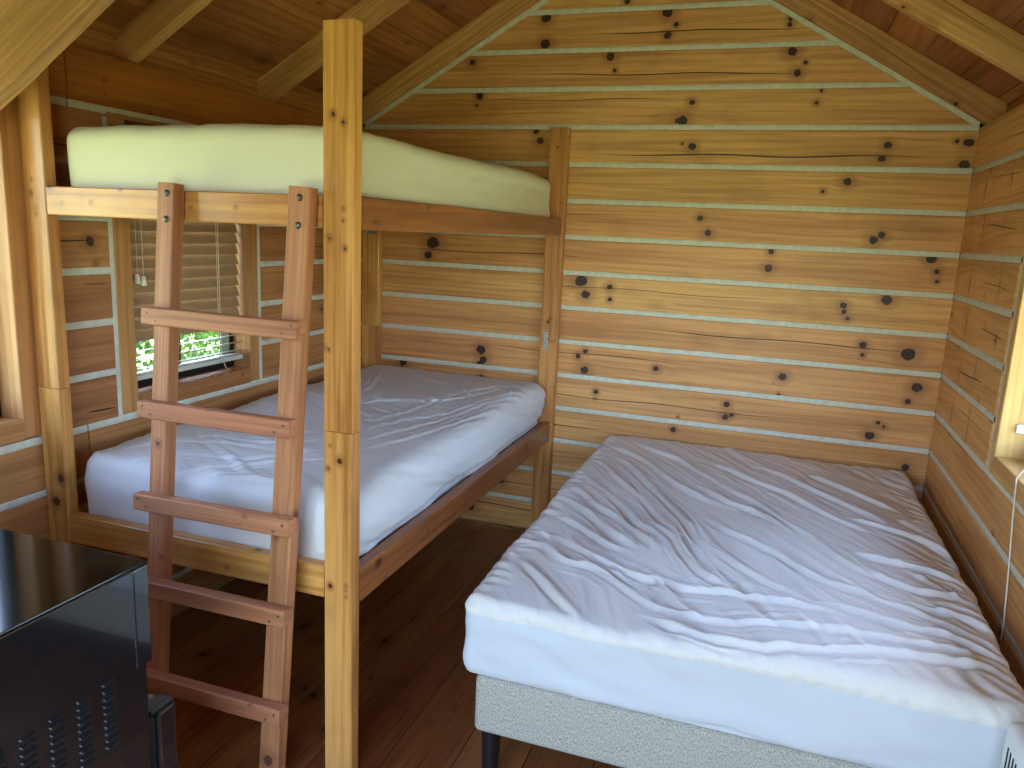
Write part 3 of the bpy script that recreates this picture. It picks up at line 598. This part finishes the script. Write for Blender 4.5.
def cushion(lo, hi, r, res, top_fn, side_fn):
    """rounded mattress block: returns vertices and quads of the closed box surface, displaced by top_fn / side_fn"""
    lo = np.array(lo); hi = np.array(hi); d = hi-lo; c = (lo+hi)/2
    nx, ny, nz = [max(4, int(q/res)) for q in d]; nz = max(nz, 10)
    def grid(n): # denser towards the rounded edges
        return np.linspace(-1, 1, n+1)
    gx, gy, gz = grid(nx)*d[0]/2, grid(ny)*d[1]/2, grid(nz)*d[2]/2
    V = []; F = []
    def face(A, B, fn, flip):
        o = sum(len(v) for v in V); a, b = len(A), len(B)
        U, W_ = np.meshgrid(A, B, indexing='ij'); V.append(fn(U, W_).reshape(-1, 3))
        i = (np.arange(a-1)[:, None]*b+np.arange(b-1)[None]).ravel()+o
        q = np.stack([i, i+b, i+b+1, i+1], 1)
        F.append(q[:, ::-1] if flip else q)
    st = lambda *a: np.stack(np.broadcast_arrays(*a), -1).astype(float)
    face(gx, gy, lambda u, w: st(u, w, d[2]/2), False)
    face(gx[::4] if nx % 4 == 0 else gx, gy, lambda u, w: st(u, w, -d[2]/2), True)
    face(gx, gz, lambda u, w: st(u, -d[1]/2, w), False); face(gx, gz, lambda u, w: st(u, d[1]/2, w), True)
    face(gy, gz, lambda u, w: st(d[0]/2, u, w), False); face(gy, gz, lambda u, w: st(-d[0]/2, u, w), True)
    P = np.concatenate(V); Fq = np.concatenate(F)
    inner = np.maximum(d/2-r, .001); core = np.clip(P, -inner, inner); dv = P-core
    # cube-to-sphere smoothing of the rounded zone
    ln = np.maximum(np.linalg.norm(dv, axis=1), 1e-9)[:, None]; N = dv/ln
    Q = core+N*r+c
    Q0 = Q.copy(); h = top_fn(Q[:, 0], Q[:, 1]); s = side_fn(Q)*(N[:, 2] > -.6)
    wt = np.clip(N[:, 2], 0, 1)**1.0
    Q = Q+N*(h*wt)[:, None]+N*(s*(1-wt))[:, None]
    return Q, Fq, Q0
def cloth_obj(name, Q, Fq, mat, parent, base):
    me = bpy.data.meshes.new(name)
    used = np.unique(Fq); mp = np.full(len(Q), -1); mp[used] = np.arange(len(used))
    me.from_pydata((Q[used]-np.array(base)).tolist(), [], mp[Fq].tolist()); me.update()
    bm = bmesh.new(); bm.from_mesh(me); bmesh.ops.remove_doubles(bm, verts=bm.verts, dist=.0004); bmesh.ops.dissolve_degenerate(bm, dist=.0001, edges=bm.edges); bm.to_mesh(me); bm.free()
    me.polygons.foreach_set('use_smooth', [True]*len(me.polygons))
    return link(name, me, mat, parent, base)

# double bed
BX0, BX1, BY0, BY1 = -1.452, -.082, -1.975, -.035
fl = [(smooth_line(p), .0105+.004*random.random(), .0085+.003*random.random()) for p in FOLDS]
def beside(p, off, a, b_):
    """a shorter fold running alongside another one"""
    P = np.array(smooth_line(p)); T = np.gradient(P, axis=0); T /= np.linalg.norm(T, axis=1)[:, None]
    n = len(P); s = slice(int(a*n), max(int(a*n)+4, int(b_*n)))
    return (P+np.stack([-T[:, 1], T[:, 0]], 1)*off*(1+.25*np.sin(np.linspace(0, 3, n)))[:, None])[s].tolist()
for p in FOLDS:
    for off in (-.046, -.026, .024, .045):
        a0 = random.uniform(0, .45)
        fl.append((beside(p, off*random.uniform(.8, 1.2), a0, a0+random.uniform(.35, .6)), random.uniform(.002, .005), random.uniform(.005, .0075)))
def bed_top(x, y):
    h = np.zeros(len(x))
    for i, (pl, amp, sg) in enumerate(fl):
        P = np.array(pl); m = (x > P[:, 0].min()-.09) & (x < P[:, 0].max()+.09) & (y > P[:, 1].min()-.09) & (y < P[:, 1].max()+.09)
        if not m.any(): continue
        d, t = seg_dist(x[m], y[m], pl)
        env = np.clip(np.minimum(t, 1-t)*5+.15, 0, 1)
        h[m] += env*(amp*np.exp(-(d/sg)**2)-.4*amp*np.exp(-((d-2.1*sg)/(1.1*sg))**2))
    # fine creases running with the main folds
    for ang, fa, fb, am, sd in ((-1.05, 3, 38, .0028, 5), (-.95, 4, 70, .0018, 8), (-.8, 4, 28, .0016, 15)):
        ca, sa = math.cos(ang), math.sin(ang); u = x*ca+y*sa; w = -x*sa+y*ca
        w = w+.03*vnoise(u*3+9, w*3+4, sd+1)
        h += am*vnoise(u*fa+40, w*fb+70, sd)*(.5+.5*np.clip(vnoise(x*3+7, y*3+9, sd+2)+.6, 0, 1.5))
    h += .006*vnoise(x*2.2+11, y*2.2+13, 31)
    # puckers gathered along the left and near edges
    e = np.exp(-((x-BX0)/.06)**2); h += e*.005*np.sin(y*105+3*vnoise(y*8+3, x*2+8, 77))
    e = np.exp(-((x-BX1)/.07)**2); h += e*.004*np.sin(y*90+1.5*x*60+3*vnoise(y*8+3, x*2+8, 78))
    return h
def bed_side(Q):
    x, y, z = Q.T
    s = .005*vnoise(x*4+y*4+20, z*6+5, 41)+.003*vnoise(x*9+y*9+z*14+20, z*16-x*4+5, 42)
    zs = .562
    s += .0035*np.clip((z-zs)/.012, 0, 1)*np.clip((.61-z)/.03, 0, 1)              # rolled lip above the seam
    s += .0025*np.sin((x*1.0+y)*120+4*vnoise(x*6+y*6, z*0+3, 43))*np.clip((z-zs+.015)/.02, 0, 1)*np.clip((.62-z)/.04, 0, 1)
    s -= .006*np.exp(-((z-.36)/.03)**2)
    return s
Q, Fq, Q0 = cushion((BX0, BY0, .374), (BX1, BY1, .603), .034, .0052, bed_top, bed_side)
Q[:, 2] += .022*np.exp(-(((Q[:, 0]+.77)/.6)**2+((Q[:, 1]+1.0)/.9)**2))*np.clip((Q[:, 2]-.5)/.1, 0, 1)
drop = np.clip((Q[:, 0]-BX0)/(BX1-BX0), 0, 1)
fz = Q0[Fq].mean(1)[:, 2]
mat_b = empty('mattress', (-.767, -1.0, .374)); tag(mat_b, 'thick white mattress on the grey divan, its towelling cover rumpled in diagonal folds', 'mattress', 'mattresses in fitted covers')
cloth_obj('cover_top', Q, Fq[fz >= .562], M['terry'], mat_b, (-.767, -1.0, .374))['label'] = 'rumpled towelling top of the cover'
cloth_obj('cover_skirt', Q, Fq[fz < .562], M['skirt'], mat_b, (-.767, -1.0, .374))['label'] = 'smooth white skirt of the cover'
# divan base
base = empty('bed_base', (-.767, -1.0, 0)); tag(base, 'grey woven fabric divan base on black legs under the double mattress', 'bed base')
bm = bmesh.new(); box_bm(bm, (0, 0, 0), (1.325, 1.9, .178))
link('base_body', bm_mesh(bm, 'base_body', .018, 5, True), M['divan'], base, (-.750, -1.006, .284))
for x in (-1.375, -.14):
    for y in (-1.90, -.12):
        bm = bmesh.new(); cyl_bm(bm, (0, 0, 0), .021, .205, 'z', 24, .03)
        link('leg', bm_mesh(bm, 'leg', smooth=False), M['leg'], base, (x, y, .1025))

# bunk mattresses
def top_up(x, y):
    h = .012*np.exp(-((x+2.28)/.4)**2)+.02*np.exp(-((y+.55)/.55)**2)+.002*vnoise(x*3+3, y*3+5, 61)
    u = x*.5+y*.87; w = -x*.87+y*.5
    return h+.0016*vnoise(u*4+9, w*26+8, 62)
def side_up(Q):
    x, y, z = Q.T
    s = .006*vnoise(x*3+y*3+30, z*5+3, 63)
    # loose drape lines on the long side
    s += .004*vnoise((y+2*z)*3+8, (z*9-y*1.5)+4, 64)*(x > -1.86)+.0022*vnoise((y+2*z)*6+8, (z*30-y*5)+4, 65)*(x > -1.86)
    return s
Q, Fq, Q0 = cushion((-2.782, -1.982, 1.6225), (-1.805, -.062, 1.838), .05, .012, top_up, side_up)
mu = cloth_obj('mattress', Q, Fq, M['ivory'], None, (-2.29, -1.02, 1.6225)); tag(mu, 'pale sheeted single mattress on the upper bunk close to the rafters', 'mattress', 'mattresses in fitted covers')
fl2 = [(smooth_line(p), .006, .009) for p in FOLDS2]
for p in FOLDS2:
    for off in (-.03, .028):
        a0 = random.uniform(0, .3); fl2.append((beside(p, off, a0, a0+.6), .003, .006))
def top_lo(x, y):
    h = np.zeros(len(x))
    for pl, amp, sg in fl2:
        d, t = seg_dist(x, y, pl); env = np.clip(np.minimum(t, 1-t)*5+.2, 0, 1)
        h += env*(amp*np.exp(-(d/sg)**2)-.4*amp*np.exp(-((d-2.1*sg)/(1.1*sg))**2))
    ca, sa = math.cos(2.5), math.sin(2.5); u = x*ca+y*sa; w = -x*sa+y*ca; w = w+.03*vnoise(u*3+9, w*3+4, 72)
    h += .0022*vnoise(u*3+9, w*34+8, 71)+.0012*vnoise(u*5+9, w*64+8, 73)
    return h+.007*vnoise(x*3+8, y*3+2, 74)
def side_lo(Q):
    x, y, z = Q.T
    s = .006*vnoise(x*3+y*3+30, z*5+3, 81)
    return s+(.004*vnoise((y+2*z)*3+8, (z*9+y*3)+4, 82)+.0035*vnoise((y+2*z)*5+8, (z*40+y*12)+4, 83))*(x > -1.86)+.010*np.exp(-((z-.74)/.05)**2)+.020*(x > -1.9)*np.clip((z-.642)/.03, 0, 1)
Q, Fq, Q0 = cushion((-2.782, -1.982, .5975), (-1.812, -.065, .842), .045, .008, top_lo, side_lo)
ml = cloth_obj('mattress', Q, Fq, M['sheet'], None, (-2.29, -1.02, .5975)); tag(ml, 'creased white single mattress on the lower bunk behind the ladder', 'mattress', 'mattresses in fitted covers')

# ------------------------------------------------------------------ blinds
def blind(w, wall, zlow, zstack, label, n_open, closed):
    ya, yb, za, zb = w; s = 1 if wall == 'right' else -1; x0 = (0 if wall == 'right' else XL)+s*.055
    e = empty('window_blind', (x0, (ya+yb)/2, zb)); tag(e, label, 'blind')
    block('head_rail', (x0-.028, ya+.012, zb-.045), (x0+.028, yb-.012, zb-.002), M['blind'], e, .003)
    W2 = yb-ya-.024
    def slat_mesh():
        v = []; n = 6
        for y in (-W2/2, W2/2):
            for k in range(n+1):
                t = k/n*2-1; v.append((t*.025, y, .0022*(1-t*t)+.001))
            for k in range(n+1):
                t = k/n*2-1; v.append((t*.025, y, .0022*(1-t*t)-.001))
        m_ = 2*(n+1); f = []
        for k in range(n):
            f += [(k, k+1, m_+k+1, m_+k), (n+1+k+1, n+1+k, m_+n+1+k, m_+n+1+k+1), (k, n+1+k, n+2+k, k+1), (m_+k+1, m_+n+2+k, m_+n+1+k, m_+k)]
        f += [(0, m_, m_+n+1, n+1), (n, 2*n+1, m_+2*n+1, m_+n)]
        return pymesh('slat', v, f, False)
    sm = slat_mesh(); z = zb-.062; zs = []
    if closed:
        while z > zlow: zs.append((z, 1.17)); z -= .0445
        for k in range(n_open): zs.append((z-.016, -.17)); z -= .034
        zb_ = z-.008
    else:
        for k in range(14): zs.append((z, 0.0)); z -= .0042
        zb_ = z-.01
    for zz, ang in zs: link('slat', sm, M['blind'], e, (x0, (ya+yb)/2, zz), (0, ang if s < 0 else -ang, 0))
    block('bottom_rail', (x0-.025, ya+.014, zb_-.010), (x0+.025, yb-.014, zb_+.010), M['blind'] if not closed else M['pale'], e, .003)
    xf = x0-s*.031
    for yy in (ya+.2, yb-.17): tube('ladder_cord', [(xf+s*.003, yy, zb-.04), (xf+s*.003, yy, zb_)], .0011, M['cord'], e, 5)
    return e, xf, zb_
bl1, xf, zb_ = blind(WB, 'left', 1.15, 0, 'tan slatted blind lowered almost to the sill behind the bunk ladder', 3, True)
for dy, zz in ((.045, 1.378), (.073, 1.370)):
    y = WB[0]+dy; tube('cord', [(xf, y, 1.84), (xf, y, zz)], .0009, M['cord'], bl1, 5)
    bm = bmesh.new(); cyl_bm(bm, (0, 0, 0), .011, .034, 'z', 12, .0065); link('tassel', bm_mesh(bm, 'tassel', smooth=True), M['cord'], bl1, (xf, y, zz-.015))
yk = WB[1]-.17
tube('cord', [(xf+.004, yk, 1.84), (xf+.004, yk+.002, 1.3), (xf+.006, yk, 1.02), (xf+.012, yk+.02, .972), (xf+.02, yk+.04, .962)], .0014, M['cord'], bl1, 6)
bl2, xf, zb_ = blind(WC, 'right', 0, 0, 'raised blind at the right window, its pale cord hanging down the wall', 0, False)
tube('cord', [(xf, -1.24, 1.82), (xf, -1.245, 1.3), (xf-.005, -1.25, .99), (-.006, -1.262, .949), (-.010, -1.29, .89), (-.010, -1.33, .76), (-.010, -1.36, .66), (-.010, -1.385, .565), (-.010, -1.39, .50)], .0022, M['cord'], bl2, 6)

# ------------------------------------------------------------------ black mini fridge
fr = empty('mini_fridge', (-2.13, -2.88, 0)); tag(fr, 'glossy black mini fridge with rows of louvred vents in its side', 'fridge')
bm = bmesh.new(); box_bm(bm, (0, 0, 0), (.498, .475, .88)); link('cabinet', bm_mesh(bm, 'cabinet', .006, 3), M['black_gloss'], fr, (-2.131, -2.8825, .46))
block('top_panel', (-2.382, -3.122, .897), (-1.880, -2.635, .905), M['black_top'], fr, .003)
block('front_trim', (-2.379, -2.674, .682), (-1.8795, -2.633, .897), M['black_gloss'], fr, .004)
dr = block('door', (-2.378, -2.622, .06), (-1.884, -2.568, .548), M['black_gloss'], fr, .008, seg=3)
block('gasket', (-2.37, -2.645, .07), (-1.892, -2.622, .54), M['slot'], fr, .004)
block('hinge', (-1.925, -2.638, .548), (-1.886, -2.575, .560), M['black_soft'], fr, .003)
for x in (-2.33, -1.93):
    for y in (-3.07, -2.68):
        bm = bmesh.new(); cyl_bm(bm, (0, 0, 0), .018, .022, 'z', 16); link('foot', bm_mesh(bm, 'foot'), M['slot'], fr, (x, y, .011))
# louvre: a pressed scoop over a dark slot
def louver_mesh():
    v = []; f = []
    for t in (-1, -.86, .86, 1):
        w = 1 if abs(t) < .9 else .05
        v += [(0, t*.016, .0035), (.003*w, t*.016, .002), (.0062*w, t*.016, -.0012), (.0055*w, t*.016, -.003), (0, t*.016, -.003)]
    for k in range(3):
        a = 5*k
        for q in range(4): f.append((a+q, a+5+q, a+6+q, a+q+1))
    return pymesh('louver', v, f)
lm = louver_mesh()
for c_ in range(6):
    for r_ in range(10):
        link('louver', lm, M['louver'], fr, (-1.8818, -2.745-.0585*c_, .694-.0150*r_))

# ------------------------------------------------------------------ white heater by the bed
ht = empty('electric_heater', (-.12, -2.16, 0)); tag(ht, 'white slotted electric heater standing at the foot of the double bed', 'heater')
bm = bmesh.new(); box_bm(bm, (0, 0, 0), (.15, .16, .61)); link('casing', bm_mesh(bm, 'casing', .02, 4, True), M['plastic'], ht, (-.107, -2.16, .345))
for k in range(6):
    block('vent_slot', (-.183, -2.218+.018*k, .50), (-.181, -2.211+.018*k, .605), M['slot'], ht, .0006, seg=1)
block('foot', (-.17, -2.235, 0), (-.04, -2.085, .04), M['plastic'], ht, .01)
